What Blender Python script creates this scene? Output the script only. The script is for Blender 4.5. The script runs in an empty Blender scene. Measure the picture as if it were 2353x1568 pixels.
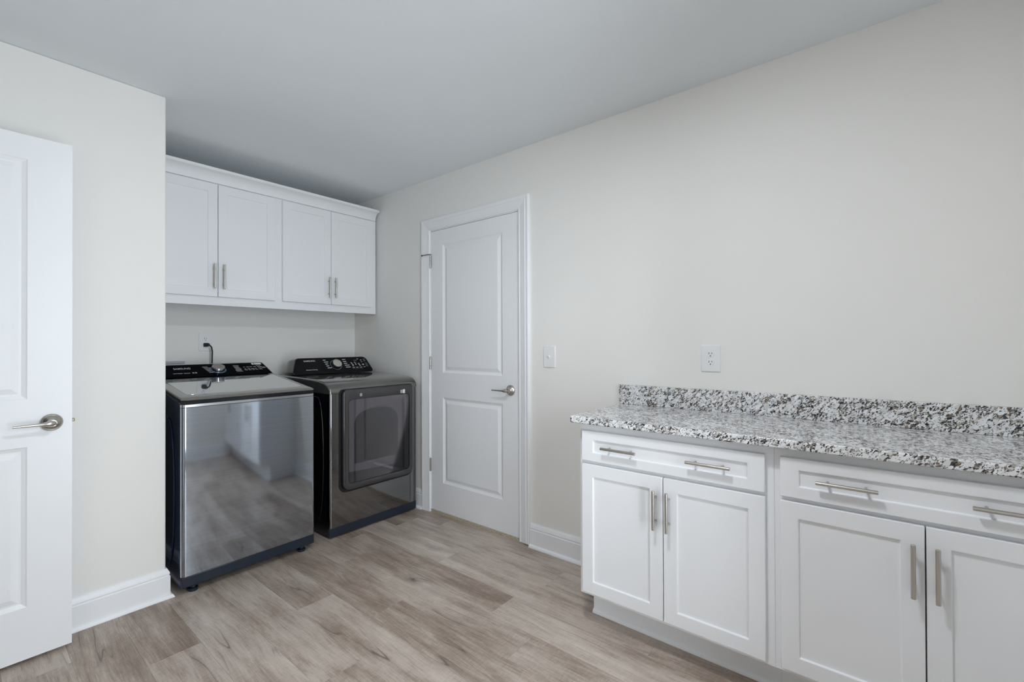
import bpy, bmesh, math, random
from mathutils import Vector, Matrix
R = math.radians
random.seed(7)
scene = bpy.context.scene
col = scene.collection

# ------------------------------------------------------------------ camera
F_PX = 1043.38
YAW, PITCH, ROLL = 0.6816, 0.0055, -0.0036
cam_data = bpy.data.cameras.new('camera')
cam_data.sensor_fit = 'HORIZONTAL'; cam_data.sensor_width = 36.0
cam_data.lens = 36.0 * F_PX / 2353.0
cam_data.clip_start = 0.03
cam = bpy.data.objects.new('camera', cam_data); col.objects.link(cam)
f0 = Vector((math.cos(YAW), math.sin(YAW), 0)); r0 = Vector((math.sin(YAW), -math.cos(YAW), 0)); u0 = Vector((0, 0, 1))
fw = f0 * math.cos(PITCH) + u0 * math.sin(PITCH); up = u0 * math.cos(PITCH) - f0 * math.sin(PITCH)
rt = r0 * math.cos(ROLL) + up * math.sin(ROLL); up2 = up * math.cos(ROLL) - r0 * math.sin(ROLL)
m = Matrix.Identity(4)
for i in range(3):
    m[i][0] = rt[i]; m[i][1] = up2[i]; m[i][2] = -fw[i]
m.translation = Vector((-2.2153, -3.5672, 1.2284))
cam.matrix_world = m
scene.camera = cam

# ------------------------------------------------------------------ light
world = bpy.data.worlds.new('world'); scene.world = world; world.use_nodes = True
bg = world.node_tree.nodes['Background']
bg.inputs[0].default_value = (0.86, 0.925, 1.0, 1); bg.inputs[1].default_value = 11.4   # overcast daylight outside the openings
LAMP_STRENGTH = 112.0
LAMPS = ((-1.42, -2.98, 1.0),)          # x, y, share
LAMP_COLOR = (0.90, 0.94, 1.0)
def portal(name, loc, rot, sx, sy):
    d = bpy.data.lights.new(name, 'AREA'); d.shape = 'RECTANGLE'; d.size = sx; d.size_y = sy
    d.cycles.is_portal = True
    o = bpy.data.objects.new(name, d); col.objects.link(o); o.location = loc; o.rotation_euler = rot
portal('window_portal', (-1.49, -4.10, 1.07), (R(90), 0, 0), 0.80, 2.08)
scene.view_settings.view_transform = 'Standard'; scene.view_settings.look = 'None'
scene.view_settings.gamma = 1.0; scene.view_settings.use_curve_mapping = False
scene.view_settings.exposure = 0.17
scene.cycles.diffuse_bounces = 6; scene.cycles.max_bounces = 8; scene.cycles.glossy_bounces = 4
scene.cycles.use_adaptive_sampling = True; scene.cycles.adaptive_threshold = 0.10
scene.cycles.caustics_reflective = False; scene.cycles.caustics_refractive = False

# ------------------------------------------------------------------ materials
def mat(name, color, rough=0.5, metal=0.0, spec=0.5, coat=0.0, emit=None, estr=0.0):
    mm = bpy.data.materials.new(name); mm.use_nodes = True
    b = mm.node_tree.nodes['Principled BSDF']
    b.inputs['Base Color'].default_value = (*color, 1); b.inputs['Roughness'].default_value = rough
    b.inputs['Metallic'].default_value = metal; b.inputs['Specular IOR Level'].default_value = spec
    b.inputs['Coat Weight'].default_value = coat; b.inputs['Coat Roughness'].default_value = 0.05
    if emit:
        b.inputs['Emission Color'].default_value = (*emit, 1); b.inputs['Emission Strength'].default_value = estr
    return mm
class NT:
    def __init__(s, mm): s.t = mm.node_tree; s.b = s.t.nodes['Principled BSDF']
    def n(s, kind, **kw):
        nd = s.t.nodes.new(kind)
        for k, v in kw.items():
            if k.startswith('i_'):
                key = k[2:].replace('_', ' ')
                nd.inputs[int(key) if key.isdigit() else key].default_value = v
            else: setattr(nd, k, v)
        return nd
    def l(s, a, b): s.t.links.new(a, b)
    def math(s, op, a, b=None, clamp=False):
        nd = s.t.nodes.new('ShaderNodeMath'); nd.operation = op; nd.use_clamp = clamp
        for i, v in enumerate((a, b)):
            if v is None: continue
            if isinstance(v, (int, float)): nd.inputs[i].default_value = v
            else: s.l(v, nd.inputs[i])
        return nd.outputs[0]
    def ramp(s, fac, stops, interp='LINEAR'):
        nd = s.t.nodes.new('ShaderNodeValToRGB'); nd.color_ramp.interpolation = interp
        e = nd.color_ramp.elements
        while len(e) < len(stops): e.new(0.5)
        for i, (p, c) in enumerate(stops):
            e[i].position = p; e[i].color = (*c, 1) if len(c) == 3 else c
        s.l(fac, nd.inputs[0]); return nd.outputs[0]
    def mix(s, fac, a, b, blend='MIX'):
        nd = s.t.nodes.new('ShaderNodeMix'); nd.data_type = 'RGBA'; nd.blend_type = blend
        for sock, v in ((nd.inputs[0], fac), (nd.inputs[6], a), (nd.inputs[7], b)):
            if isinstance(v, (int, float)): sock.default_value = v
            elif isinstance(v, tuple): sock.default_value = (*v, 1)
            else: s.l(v, sock)
        return nd.outputs[2]
    def mapping(s, vec, scale=(1, 1, 1), rot=(0, 0, 0), loc=(0, 0, 0)):
        nd = s.t.nodes.new('ShaderNodeMapping')
        nd.inputs['Scale'].default_value = scale; nd.inputs['Rotation'].default_value = rot; nd.inputs['Location'].default_value = loc
        s.l(vec, nd.inputs['Vector']); return nd.outputs[0]
    def noise(s, vec, scale, detail=2.0, rough=0.5, dist=0.0):
        nd = s.n('ShaderNodeTexNoise'); s.l(vec, nd.inputs['Vector'])
        nd.inputs['Scale'].default_value = scale; nd.inputs['Detail'].default_value = detail
        nd.inputs['Roughness'].default_value = rough; nd.inputs['Distortion'].default_value = dist
        return nd.outputs[0]
    def bump(s, height, strength, dist=0.001):
        nd = s.n('ShaderNodeBump'); nd.inputs['Strength'].default_value = strength; nd.inputs['Distance'].default_value = dist
        s.l(height, nd.inputs['Height']); s.l(nd.outputs[0], s.b.inputs['Normal'])
M = {}
def paint(name, color, rough, bump_scale, bump_str):
    mm = mat(name, color, rough, spec=0.3); t = NT(mm)
    tc = t.n('ShaderNodeTexCoord')
    n = t.noise(tc.outputs['Object'], bump_scale, 0.0)
    if bump_str > 0.1: t.bump(n, bump_str, 0.0006)
    else: t.l(t.math('ADD', t.math('MULTIPLY', n, 0.04), rough - 0.02), t.b.inputs['Roughness'])
    M[name] = mm
paint('wall_paint', (0.84, 0.828, 0.795), 0.75, 420, 0.25)
paint('ceiling_paint', (0.815, 0.85, 0.872), 0.9, 300, 0.3)
paint('trim_white', (0.865, 0.875, 0.89), 0.32, 60, 0.02)
paint('cabinet_white', (0.85, 0.86, 0.875), 0.34, 80, 0.02)
M['plastic_white'] = mat('plastic_white', (0.82, 0.82, 0.82), 0.3)
M['slot_dark'] = mat('slot_dark', (0.03, 0.03, 0.03), 0.5)
M['nickel'] = mat('nickel', (0.55, 0.525, 0.48), 0.26, 1.0)
M['nickel_dark'] = mat('nickel_dark', (0.20, 0.16, 0.11), 0.35, 1.0)
M['black_rubber'] = mat('black_rubber', (0.012, 0.012, 0.013), 0.45)
M['black_glass'] = mat('black_glass', (0.004, 0.004, 0.005), 0.08, spec=0.20)
M['black_matte_glass'] = mat('black_matte_glass', (0.004, 0.004, 0.005), 0.12, spec=0.02)
M['black_gloss'] = mat('black_gloss', (0.005, 0.006, 0.010), 0.12)
M['black_gap'] = mat('black_gap', (0.004, 0.004, 0.005), 0.5)
M['side_navy'] = mat('side_navy', (0.020, 0.032, 0.070), 0.11)
M['side_black'] = mat('side_black', (0.006, 0.006, 0.007), 0.18)
M['kick_plastic'] = mat('kick_plastic', (0.012, 0.020, 0.034), 0.35)
M['knob_silver'] = mat('knob_silver', (0.72, 0.70, 0.64), 0.25, 1.0)
M['knob_side'] = mat('knob_side', (0.35, 0.36, 0.38), 0.12, 1.0)
M['ring_blue'] = mat('ring_blue', (0.16, 0.25, 0.38), 0.25, 0.6)
M['print_white'] = mat('print_white', (0.62, 0.62, 0.60), 0.5)
M['print_grey'] = mat('print_grey', (0.20, 0.21, 0.24), 0.5)
M['sticker'] = mat('sticker', (0.78, 0.77, 0.76), 0.4)
M['silver_rim'] = mat('silver_rim', (0.52, 0.54, 0.55), 0.2, 1.0)
M['titanium'] = mat('titanium', (0.30, 0.29, 0.27), 0.13, 0.85, coat=0.4)
M['lid_glass'] = mat('lid_glass', (0.60, 0.615, 0.62), 0.03, 0.95, coat=0.5)
M['dryer_top'] = mat('dryer_top', (0.17, 0.168, 0.158), 0.14, 0.75, coat=0.7)
M['dryer_shell'] = mat('dryer_shell', (0.055, 0.055, 0.054), 0.16, 0.4, coat=0.3)
M['dryer_frame'] = mat('dryer_frame', (0.055, 0.052, 0.052), 0.07, 0.3, coat=0.3)
M['dryer_inner'] = mat('dryer_inner', (0.52, 0.505, 0.525), 0.25)
M['dryer_inner_dark'] = mat('dryer_inner_dark', (0.035, 0.03, 0.028), 0.5)
M['outside_ground'] = mat('outside_ground', (0.4, 0.4, 0.38), 0.9)
def brushed(name, color, rough, sc=1.0):
    mm = mat(name, color, rough, 1.0); t = NT(mm)
    tc = t.n('ShaderNodeTexCoord')
    v = t.mapping(tc.outputs['Object'], (6, 6, 900))
    n1 = t.noise(v, 1.0, 3.0, 0.6)
    v2 = t.mapping(tc.outputs['Object'], (2, 2, 160)); n2 = t.noise(v2, 1.0, 2.0)
    c = t.mix(t.math('MULTIPLY', t.math('ADD', n1, n2), 0.5), tuple(x * 0.74 for x in color), tuple(min(1, x * 1.26) for x in color))
    t.l(c, t.b.inputs['Base Color'])
    t.l(t.math('ADD', t.math('MULTIPLY', n1, 0.06), rough - 0.03), t.b.inputs['Roughness'])
    t.b.inputs['Anisotropic'].default_value = 0.0
    t.bump(n1, 0.008, 0.0004)
    M[name] = mm
brushed('washer_steel', (0.425, 0.47, 0.53), 0.07)
brushed('dryer_steel', (0.23, 0.23, 0.235), 0.07)
# smoked door window: tinted, half mirror
def smoked():
    mm = bpy.data.materials.new('smoked_glass'); mm.use_nodes = True; t = mm.node_tree
    t.nodes.remove(t.nodes['Principled BSDF']); out = t.nodes['Material Output']
    tr = t.nodes.new('ShaderNodeBsdfTransparent'); tr.inputs[0].default_value = (0.68, 0.66, 0.68, 1)
    gl = t.nodes.new('ShaderNodeBsdfGlossy'); gl.inputs[0].default_value = (1, 1, 1, 1); gl.inputs['Roughness'].default_value = 0.03
    fr = t.nodes.new('ShaderNodeFresnel'); fr.inputs[0].default_value = 1.6
    mx = t.nodes.new('ShaderNodeMixShader')
    t.links.new(fr.outputs[0], mx.inputs[0]); t.links.new(tr.outputs[0], mx.inputs[1]); t.links.new(gl.outputs[0], mx.inputs[2])
    t.links.new(mx.outputs[0], out.inputs[0]); M['smoked_glass'] = mm
    mm = bpy.data.materials.new('window_glass'); mm.use_nodes = True; t = mm.node_tree
    t.nodes.remove(t.nodes['Principled BSDF']); out = t.nodes['Material Output']
    tr = t.nodes.new('ShaderNodeBsdfTransparent'); tr.inputs[0].default_value = (0.97, 0.98, 0.98, 1)
    gl = t.nodes.new('ShaderNodeBsdfGlossy'); gl.inputs['Roughness'].default_value = 0.0
    fr = t.nodes.new('ShaderNodeFresnel'); fr.inputs[0].default_value = 1.45
    mx = t.nodes.new('ShaderNodeMixShader')
    t.links.new(fr.outputs[0], mx.inputs[0]); t.links.new(tr.outputs[0], mx.inputs[1]); t.links.new(gl.outputs[0], mx.inputs[2])
    t.links.new(mx.outputs[0], out.inputs[0]); M['window_glass'] = mm
smoked()
def granite():
    mm = mat('granite', (0.7, 0.7, 0.7), 0.10, spec=0.5); t = NT(mm)
    tc = t.n('ShaderNodeTexCoord'); o = tc.outputs['Object']
    # warp
    wn = t.n('ShaderNodeTexNoise'); t.l(o, wn.inputs['Vector']); wn.inputs['Scale'].default_value = 55; wn.inputs['Detail'].default_value = 3
    sub = t.n('ShaderNodeVectorMath', operation='SUBTRACT'); t.l(wn.outputs['Color'], sub.inputs[0]); sub.inputs[1].default_value = (0.5, 0.5, 0.5)
    scl = t.n('ShaderNodeVectorMath', operation='SCALE'); t.l(sub.outputs[0], scl.inputs[0]); scl.inputs['Scale'].default_value = 0.012
    add = t.n('ShaderNodeVectorMath', operation='ADD'); t.l(o, add.inputs[0]); t.l(scl.outputs[0], add.inputs[1])
    v = t.mapping(add.outputs[0], (1.15, 1.15, 1.0), (R(38), R(10), 0))
    v = t.mapping(v, (1.0, 0.62, 1.25))
    def vor(vec, scale):
        nd = t.n('ShaderNodeTexVoronoi'); t.l(vec, nd.inputs['Vector']); nd.inputs['Scale'].default_value = scale; return nd
    big = vor(v, 78); small = vor(v, 235); tiny = vor(v, 420)
    sepb = t.n('ShaderNodeSeparateColor'); t.l(big.outputs['Color'], sepb.inputs[0])
    seps = t.n('ShaderNodeSeparateColor'); t.l(small.outputs['Color'], seps.inputs[0])
    sept = t.n('ShaderNodeSeparateColor'); t.l(tiny.outputs['Color'], sept.inputs[0])
    clus = t.noise(o, 17, 3.0)
    white = t.ramp(sepb.outputs[0], [(0.0, (0.62, 0.62, 0.61)), (0.35, (0.77, 0.775, 0.78)), (1.0, (0.85, 0.86, 0.87))])
    grain = t.ramp(seps.outputs[0], [(0.0, (0.012, 0.013, 0.016)), (0.17, (0.06, 0.06, 0.065)), (0.26, (0.19, 0.15, 0.115)), (0.38, (0.33, 0.28, 0.225)), (0.50, (0.36, 0.365, 0.37)), (0.62, (0.58, 0.58, 0.58)), (0.74, (0.78, 0.78, 0.79))], 'CONSTANT')
    speck = t.math('LESS_THAN', t.math('ADD', sept.outputs[1], t.math('MULTIPLY', clus, -0.20)), -0.045)
    e = t.n('ShaderNodeTexVoronoi', feature='DISTANCE_TO_EDGE'); t.l(v, e.inputs['Vector']); e.inputs['Scale'].default_value = 78
    en = t.noise(o, 90, 2.0)
    edge = t.math('LESS_THAN', e.outputs['Distance'], t.math('MULTIPLY', t.math('SUBTRACT', en, 0.40), 0.42))
    cell = t.math('LESS_THAN', sepb.outputs[1], t.math('ADD', t.math('MULTIPLY', clus, 1.5), -0.31))
    mask = t.math('MAXIMUM', edge, cell)
    c = t.mix(mask, white, grain)
    c = t.mix(speck, c, (0.05, 0.05, 0.055))
    inc = vor(o, 6.0)
    incm = t.math('LESS_THAN', t.math('ADD', inc.outputs['Distance'], t.math('MULTIPLY', t.noise(o, 60, 2), 0.08)), 0.105)
    c = t.mix(t.math('MULTIPLY', incm, 0.75), c, t.ramp(sept.outputs[0], [(0, (0.03, 0.05, 0.07)), (1, (0.22, 0.27, 0.31))]))
    t.l(c, t.b.inputs['Base Color']); M['granite'] = mm
granite()
def wood():
    mm = mat('oak_plank', (0.4, 0.34, 0.3), 0.42, spec=0.35); t = NT(mm)
    tc = t.n('ShaderNodeTexCoord'); oi = t.n('ShaderNodeObjectInfo'); rnd = oi.outputs['Random']
    comb = t.n('ShaderNodeCombineXYZ'); t.l(t.math('MULTIPLY', rnd, 37.0), comb.inputs[0]); t.l(t.math('MULTIPLY', rnd, 91.0), comb.inputs[1]); t.l(t.math('MULTIPLY', rnd, 13.0), comb.inputs[2])
    add = t.n('ShaderNodeVectorMath', operation='ADD'); t.l(tc.outputs['Object'], add.inputs[0]); t.l(comb.outputs[0], add.inputs[1]); o = add.outputs[0]
    # knots: sparse cells stretched along the plank
    kv = t.mapping(o, (5.0, 2.3, 0.0))
    kn = t.n('ShaderNodeTexVoronoi'); t.l(kv, kn.inputs['Vector']); kn.inputs['Scale'].default_value = 1.0
    kd = kn.outputs['Distance']
    ksep = t.n('ShaderNodeSeparateColor'); t.l(kn.outputs['Color'], ksep.inputs[0])
    kon = t.math('LESS_THAN', ksep.outputs[0], 0.58)
    warp = t.noise(t.mapping(o, (2.0, 1.1, 1)), 1.0, 3.0)
    kw = t.math('MULTIPLY', t.math('POWER', t.math('SUBTRACT', 1.0, kd, True), 5.0), kon)
    across = t.n('ShaderNodeSeparateXYZ'); t.l(o, across.inputs[0])
    ax = t.math('ADD', across.outputs[0], t.math('ADD', t.math('MULTIPLY', warp, 0.11), t.math('MULTIPLY', kw, 0.05)))
    gv = t.n('ShaderNodeCombineXYZ'); t.l(ax, gv.inputs[0]); t.l(t.math('MULTIPLY', across.outputs[1], 0.05), gv.inputs[1])
    rings_ = t.noise(gv.outputs[0], 130, 3.0, 0.7)
    bands = t.noise(gv.outputs[0], 24, 3.0, 0.6)
    fine = t.noise(t.mapping(o, (1, 0.035, 1)), 420, 2.0, 0.6)
    cross = t.noise(t.mapping(o, (40, 110, 1)), 1.0, 2.0, 0.5)
    broad = t.noise(t.mapping(o, (9.0, 2.4, 1)), 1.0, 4.0, 0.6)
    tone = t.math('ADD', t.math('MULTIPLY', bands, 0.24), t.math('ADD', t.math('MULTIPLY', broad, 0.40), t.math('ADD', t.math('MULTIPLY', fine, 0.17), t.math('ADD', t.math('MULTIPLY', rings_, 0.20), t.math('MULTIPLY', cross, 0.09)))))
    tone = t.math('ADD', tone, t.math('MULTIPLY', t.math('SUBTRACT', rnd, 0.5), 0.11))
    c = t.ramp(tone, [(0.40, (0.225, 0.165, 0.126)), (0.50, (0.352, 0.280, 0.230)), (0.58, (0.485, 0.410, 0.350)), (0.70, (0.630, 0.556, 0.488))])
    crack = t.noise(gv.outputs[0], 11, 1.5, 0.5)
    clw = t.noise(t.mapping(o, (7, 3.0, 1)), 1.0, 2.0)
    cl = t.math('SUBTRACT', 1.0, t.math('MULTIPLY', t.math('ABSOLUTE', t.math('SUBTRACT', crack, 0.5)), 150.0), True)
    clf = t.math('MULTIPLY', t.math('SUBTRACT', clw, 0.53), 9.0, True)
    clm = t.math('MULTIPLY', cl, clf)
    smear = t.math('MULTIPLY', t.math('SUBTRACT', 1.0, t.math('MULTIPLY', t.math('ABSOLUTE', t.math('SUBTRACT', crack, 0.5)), 26.0), True), clf)
    c = t.mix(t.math('MULTIPLY', smear, 0.35), c, (0.20, 0.155, 0.12))
    c = t.mix(t.math('MULTIPLY', clm, 0.75), c, (0.09, 0.068, 0.052))
    kn2 = t.math('ADD', kd, t.math('MULTIPLY', t.math('SUBTRACT', t.noise(o, 60, 3.0), 0.5), 0.14))
    halo = t.math('MULTIPLY', t.math('SUBTRACT', 1.0, t.math('MULTIPLY', kn2, 4.4), True), kon)
    core = t.math('MULTIPLY', t.math('SUBTRACT', 1.0, t.math('MULTIPLY', kn2, 11.0), True), kon)
    c = t.mix(t.math('MULTIPLY', halo, 0.6), c, (0.16, 0.12, 0.095))
    c = t.mix(t.math('MULTIPLY', core, 0.8), c, (0.065, 0.048, 0.038))
    t.l(c, t.b.inputs['Base Color'])
    t.l(t.math('ADD', t.math('MULTIPLY', fine, 0.16), 0.26), t.b.inputs['Roughness'])
    t.bump(fine, 0.10, 0.0008)
    M['oak_plank'] = mm
wood()
def carpet():
    mm = mat('carpet_tan', (0.3, 0.24, 0.17), 0.95, spec=0.1); t = NT(mm)
    tc = t.n('ShaderNodeTexCoord')
    n = t.noise(tc.outputs['Object'], 260, 3.0, 0.7)
    t.l(t.ramp(n, [(0.34, (0.13, 0.10, 0.06)), (0.48, (0.50, 0.42, 0.31)), (0.64, (0.72, 0.66, 0.56))]), t.b.inputs['Base Color'])
    t.bump(n, 0.6, 0.003); M['carpet_tan'] = mm
carpet()
M['subfloor'] = mat('subfloor', (0.10, 0.08, 0.065), 0.8)

# ------------------------------------------------------------------ mesh helpers
def box(bm, x0, x1, y0, y1, z0, z1):
    x0, x1 = min(x0, x1), max(x0, x1); y0, y1 = min(y0, y1), max(y0, y1); z0, z1 = min(z0, z1), max(z0, z1)
    v = [bm.verts.new(p) for p in ((x0,y0,z0),(x1,y0,z0),(x1,y1,z0),(x0,y1,z0),(x0,y0,z1),(x1,y0,z1),(x1,y1,z1),(x0,y1,z1))]
    for f in ((0,3,2,1),(4,5,6,7),(0,1,5,4),(1,2,6,5),(2,3,7,6),(3,0,4,7)): bm.faces.new([v[i] for i in f])
def prism(bm, pts, fn, a, b):
    """closed 2-D outline pts, fn(p, t) -> 3-D point, capped between t=a and t=b"""
    A = [bm.verts.new(fn(p, a)) for p in pts]; B = [bm.verts.new(fn(p, b)) for p in pts]
    n = len(pts)
    for i in range(n): bm.faces.new((A[i], A[(i+1) % n], B[(i+1) % n], B[i]))
    bm.faces.new(A[::-1]); bm.faces.new(B)
def loft(bm, rings, cap=(True, True)):
    V = [[bm.verts.new(p) for p in r] for r in rings]; n = len(rings[0])
    for a, b in zip(V, V[1:]):
        for i in range(n): bm.faces.new((a[i], a[(i+1) % n], b[(i+1) % n], b[i]))
    if cap[0]: bm.faces.new(V[0][::-1])
    if cap[1]: bm.faces.new(V[-1])
def rrect(x0, x1, z0, z1, r, n=6):
    rs = r if isinstance(r, (tuple, list)) else (r, r, r, r)       # bl, br, tr, tl
    out = []
    for (cx, cz, a0, rr) in ((x0+rs[0], z0+rs[0], 180, rs[0]), (x1-rs[1], z0+rs[1], 270, rs[1]), (x1-rs[2], z1-rs[2], 0, rs[2]), (x0+rs[3], z1-rs[3], 90, rs[3])):
        for k in range(n+1):
            a = R(a0 + 90*k/n); out.append((cx + rr*math.cos(a), cz + rr*math.sin(a)))
    return out
def frame_axes(n):
    n = Vector(n).normalized(); t = Vector((0, 0, 1)) if abs(n.z) < .9 else Vector((1, 0, 0))
    u = n.cross(t).normalized(); return u, n.cross(u).normalized(), n
def lathe(bm, base, axis, prof, seg=24):
    """prof: (radius, height along axis)"""
    u, v, n = frame_axes(axis); b = Vector(base); rings = []
    for r, h in prof:
        rings.append([b + n*h + (u*math.cos(2*math.pi*k/seg) + v*math.sin(2*math.pi*k/seg))*max(r, 1e-4) for k in range(seg)])
    loft(bm, rings)
def tube(bm, pts, rad, seg=10):
    pts = [Vector(p) for p in pts]; rings = []
    rads = rad if isinstance(rad, (list, tuple)) else [rad]*len(pts)
    pu = None
    for i, p in enumerate(pts):
        d = (pts[min(i+1, len(pts)-1)] - pts[max(i-1, 0)]).normalized()
        if pu is None: u, v, _ = frame_axes(d)
        else:
            u = (pu - d*pu.dot(d)).normalized(); v = d.cross(u)
        pu = u
        rings.append([p + (u*math.cos(2*math.pi*k/seg) + v*math.sin(2*math.pi*k/seg))*rads[i] for k in range(seg)])
    loft(bm, rings)
def obj(name, bm, material, parent=None, bevel=0.0, seg=2, smooth=False, world=True, angle=35):
    bmesh.ops.recalc_face_normals(bm, faces=bm.faces)
    me = bpy.data.meshes.new(name); bm.to_mesh(me); bm.free()
    me.materials.append(M[material] if isinstance(material, str) else material)
    o = bpy.data.objects.new(name, me); col.objects.link(o)
    if parent is not None:
        o.parent = parent
        if world: o.matrix_parent_inverse = BASE[parent.name].inverted()
        BASE[o.name] = Matrix.Identity(4)      # world-space part: its own matrix is identity
    else: BASE[o.name] = Matrix.Identity(4)
    if bevel:
        b = o.modifiers.new('bevel', 'BEVEL'); b.width = bevel; b.segments = seg; b.limit_method = 'ANGLE'; b.angle_limit = R(35)
        b.harden_normals = False
    if smooth or bevel:
        for p in me.polygons: p.use_smooth = True
        try: me.set_sharp_from_angle(angle=R(angle))
        except Exception: pass
    return o
BASE = {}
def NB(): return bmesh.new()
def thing(name, label, cat, loc=(0, 0, 0), rotz=0.0, group=None):
    o = bpy.data.objects.new(name, None); col.objects.link(o); o.location = loc; o.rotation_euler = (0, 0, rotz)
    o.empty_display_size = 0.1
    o['label'] = label; o['category'] = cat
    if group: o['group'] = group
    BASE[o.name] = Matrix.Translation(loc) @ Matrix.Rotation(rotz, 4, 'Z')
    return o
def struct(o, label=None):
    o['kind'] = 'structure'
    if label: o['label'] = label
    return o
def structroot(name, loc, label):
    o = bpy.data.objects.new(name, None); col.objects.link(o); o.location = loc; o.empty_display_size = 0.1
    BASE[o.name] = Matrix.Translation(loc); return struct(o, label)
def tag(o, label, cat, group=None):
    o['label'] = label; o['category'] = cat
    if group: o['group'] = group
    return o
def sweep_plan(bm, path, prof, side=1):
    """path: plan points along the wall line; prof: (distance off the wall, z); mitred corners"""
    P = [Vector(p) for p in path]; rings = []
    for i, p in enumerate(P):
        ns = []
        for a, b in ((i-1, i), (i, i+1)):
            if a >= 0 and b < len(P):
                d = (P[b] - P[a]).normalized(); ns.append(Vector((-d.y, d.x)) * side)
        if len(ns) == 2:
            mvec = (ns[0] + ns[1]); mvec = mvec / (mvec.dot(ns[0]))
        else: mvec = ns[0]
        rings.append([(p.x + mvec.x*d, p.y + mvec.y*d, z) for d, z in prof])
    loft(bm, rings)
def arc(cx, cy, r, a0, a1, n):
    return [(cx + r*math.cos(R(a0 + (a1-a0)*k/n)), cy + r*math.sin(R(a0 + (a1-a0)*k/n))) for k in range(n+1)]

# ------------------------------------------------------------------ room shell
CEIL = 2.44; REAR = -4.05; LEFT = -2.76; STUB_Y = -0.862; STUB_X = -1.559
bm = NB(); box(bm, LEFT-0.3, 0.35, REAR-0.3, 0.12, -0.06, -0.006); floor = struct(obj('floor', bm, 'subfloor'), 'grey-brown oak plank floor')
bm = NB(); box(bm, LEFT-0.12, 0.12, REAR-0.12, 0.12, CEIL, CEIL+0.08); struct(obj('ceiling', bm, 'ceiling_paint'), 'plain white painted ceiling')
bm = NB(); box(bm, LEFT-0.12, 0.12, 0, 0.12, 0, CEIL); struct(obj('wall_back', bm, 'wall_paint'), 'pale greige wall at the back of the laundry alcove')
DY0, DY1, DZ = -1.003, -1.823, 2.053
bm = NB()
JT = 0.0182
box(bm, 0, 0.11, DY0+JT, 0, 0, CEIL); box(bm, 0, 0.11, REAR, DY1-JT, 0, CEIL); box(bm, 0, 0.11, DY1-JT, DY0+JT, DZ+JT, CEIL); box(bm, 0.11, 0.13, REAR, 0.12, -0.006, CEIL)  # last box: unseen backing sheet added to stop outside light leaking under the door
struct(obj('wall_right', bm, 'wall_paint'), 'pale greige wall with the closed door and the counter')
bm = NB(); box(bm, LEFT, STUB_X, STUB_Y, 0, 0, CEIL)
struct(obj('wall_alcove', bm, 'wall_paint', bevel=0.006), 'pale greige wall block beside the washer alcove')
WX0, WX1, WZ0, WZ1 = -1.88, -1.10, 0.04, 2.10
bm = NB()
box(bm, LEFT-0.12, WX0, REAR-0.12, REAR, 0, CEIL); box(bm, WX1, 0.12, REAR-0.12, REAR, 0, CEIL); box(bm, WX0, WX1, REAR-0.12, REAR, 0, WZ0); box(bm, WX0, WX1, REAR-0.12, REAR, WZ1, CEIL)
struct(obj('wall_front', bm, 'wall_paint'), 'pale greige wall with the window, behind the viewpoint')
OY0, OY1, OZ = -1.005, -1.825, 2.06
bm = NB()
box(bm, LEFT-0.12, LEFT, OY0, 0, 0, CEIL); box(bm, LEFT-0.12, LEFT, REAR, OY1, 0, CEIL); box(bm, LEFT-0.12, LEFT, OY1, OY0, OZ, CEIL)
struct(obj('wall_left', bm, 'wall_paint'), 'pale greige wall with the open doorway')

bm = NB(); HX = LEFT-0.12
box(bm, HX-1.2, HX-1.1, REAR, 0.0, 0, CEIL); box(bm, HX-1.1, HX, -0.02, 0.08, 0, CEIL); box(bm, HX-1.1, HX, REAR-0.08, REAR, 0, CEIL); box(bm, HX-1.2, HX, REAR, 0.08, CEIL, CEIL+0.06); box(bm, HX-1.2, HX, REAR, 0.08, -0.06, -0.006)
struct(obj('wall_hall', bm, 'wall_paint'), 'pale hallway walls beyond the open doorway')

# window behind the viewpoint
w = structroot('window_1', ((WX0+WX1)/2, REAR-0.06, WZ0), 'tall white glazed window behind the viewpoint')
bm = NB(); fw_ = 0.05; y0, y1 = REAR-0.09, REAR-0.03
box(bm, WX0, WX0+fw_, y0, y1, WZ0, WZ1); box(bm, WX1-fw_, WX1, y0, y1, WZ0, WZ1); box(bm, WX0+fw_, WX1-fw_, y0, y1, WZ0, WZ0+fw_); box(bm, WX0+fw_, WX1-fw_, y0, y1, WZ1-fw_, WZ1)
obj('frame', bm, 'trim_white', w)
xm = (WX0+WX1)/2; zm = (WZ0+WZ1)/2
bm = NB(); box(bm, xm-0.03, xm+0.03, y0, y1, WZ0+fw_, WZ1-fw_); obj('mullion', bm, 'trim_white', w)
for a, b in ((WX0+fw_, xm-0.03), (xm+0.03, WX1-fw_)):
    bm = NB(); box(bm, a, b, y0+0.01, y1-0.01, zm-0.02, zm+0.02); obj('sash_rail', bm, 'trim_white', w)
    for c, d in ((WZ0+fw_, zm-0.02), (zm+0.02, WZ1-fw_)):
        bm = NB(); box(bm, a, b, REAR-0.062, REAR-0.058, c, d); obj('pane', bm, 'window_glass', w)
bm = NB(); box(bm, WX0-0.05, WX1+0.05, REAR-0.03, REAR+0.04, WZ0-0.03, WZ0); obj('sill', bm, 'trim_white', w, 0.004)

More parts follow.
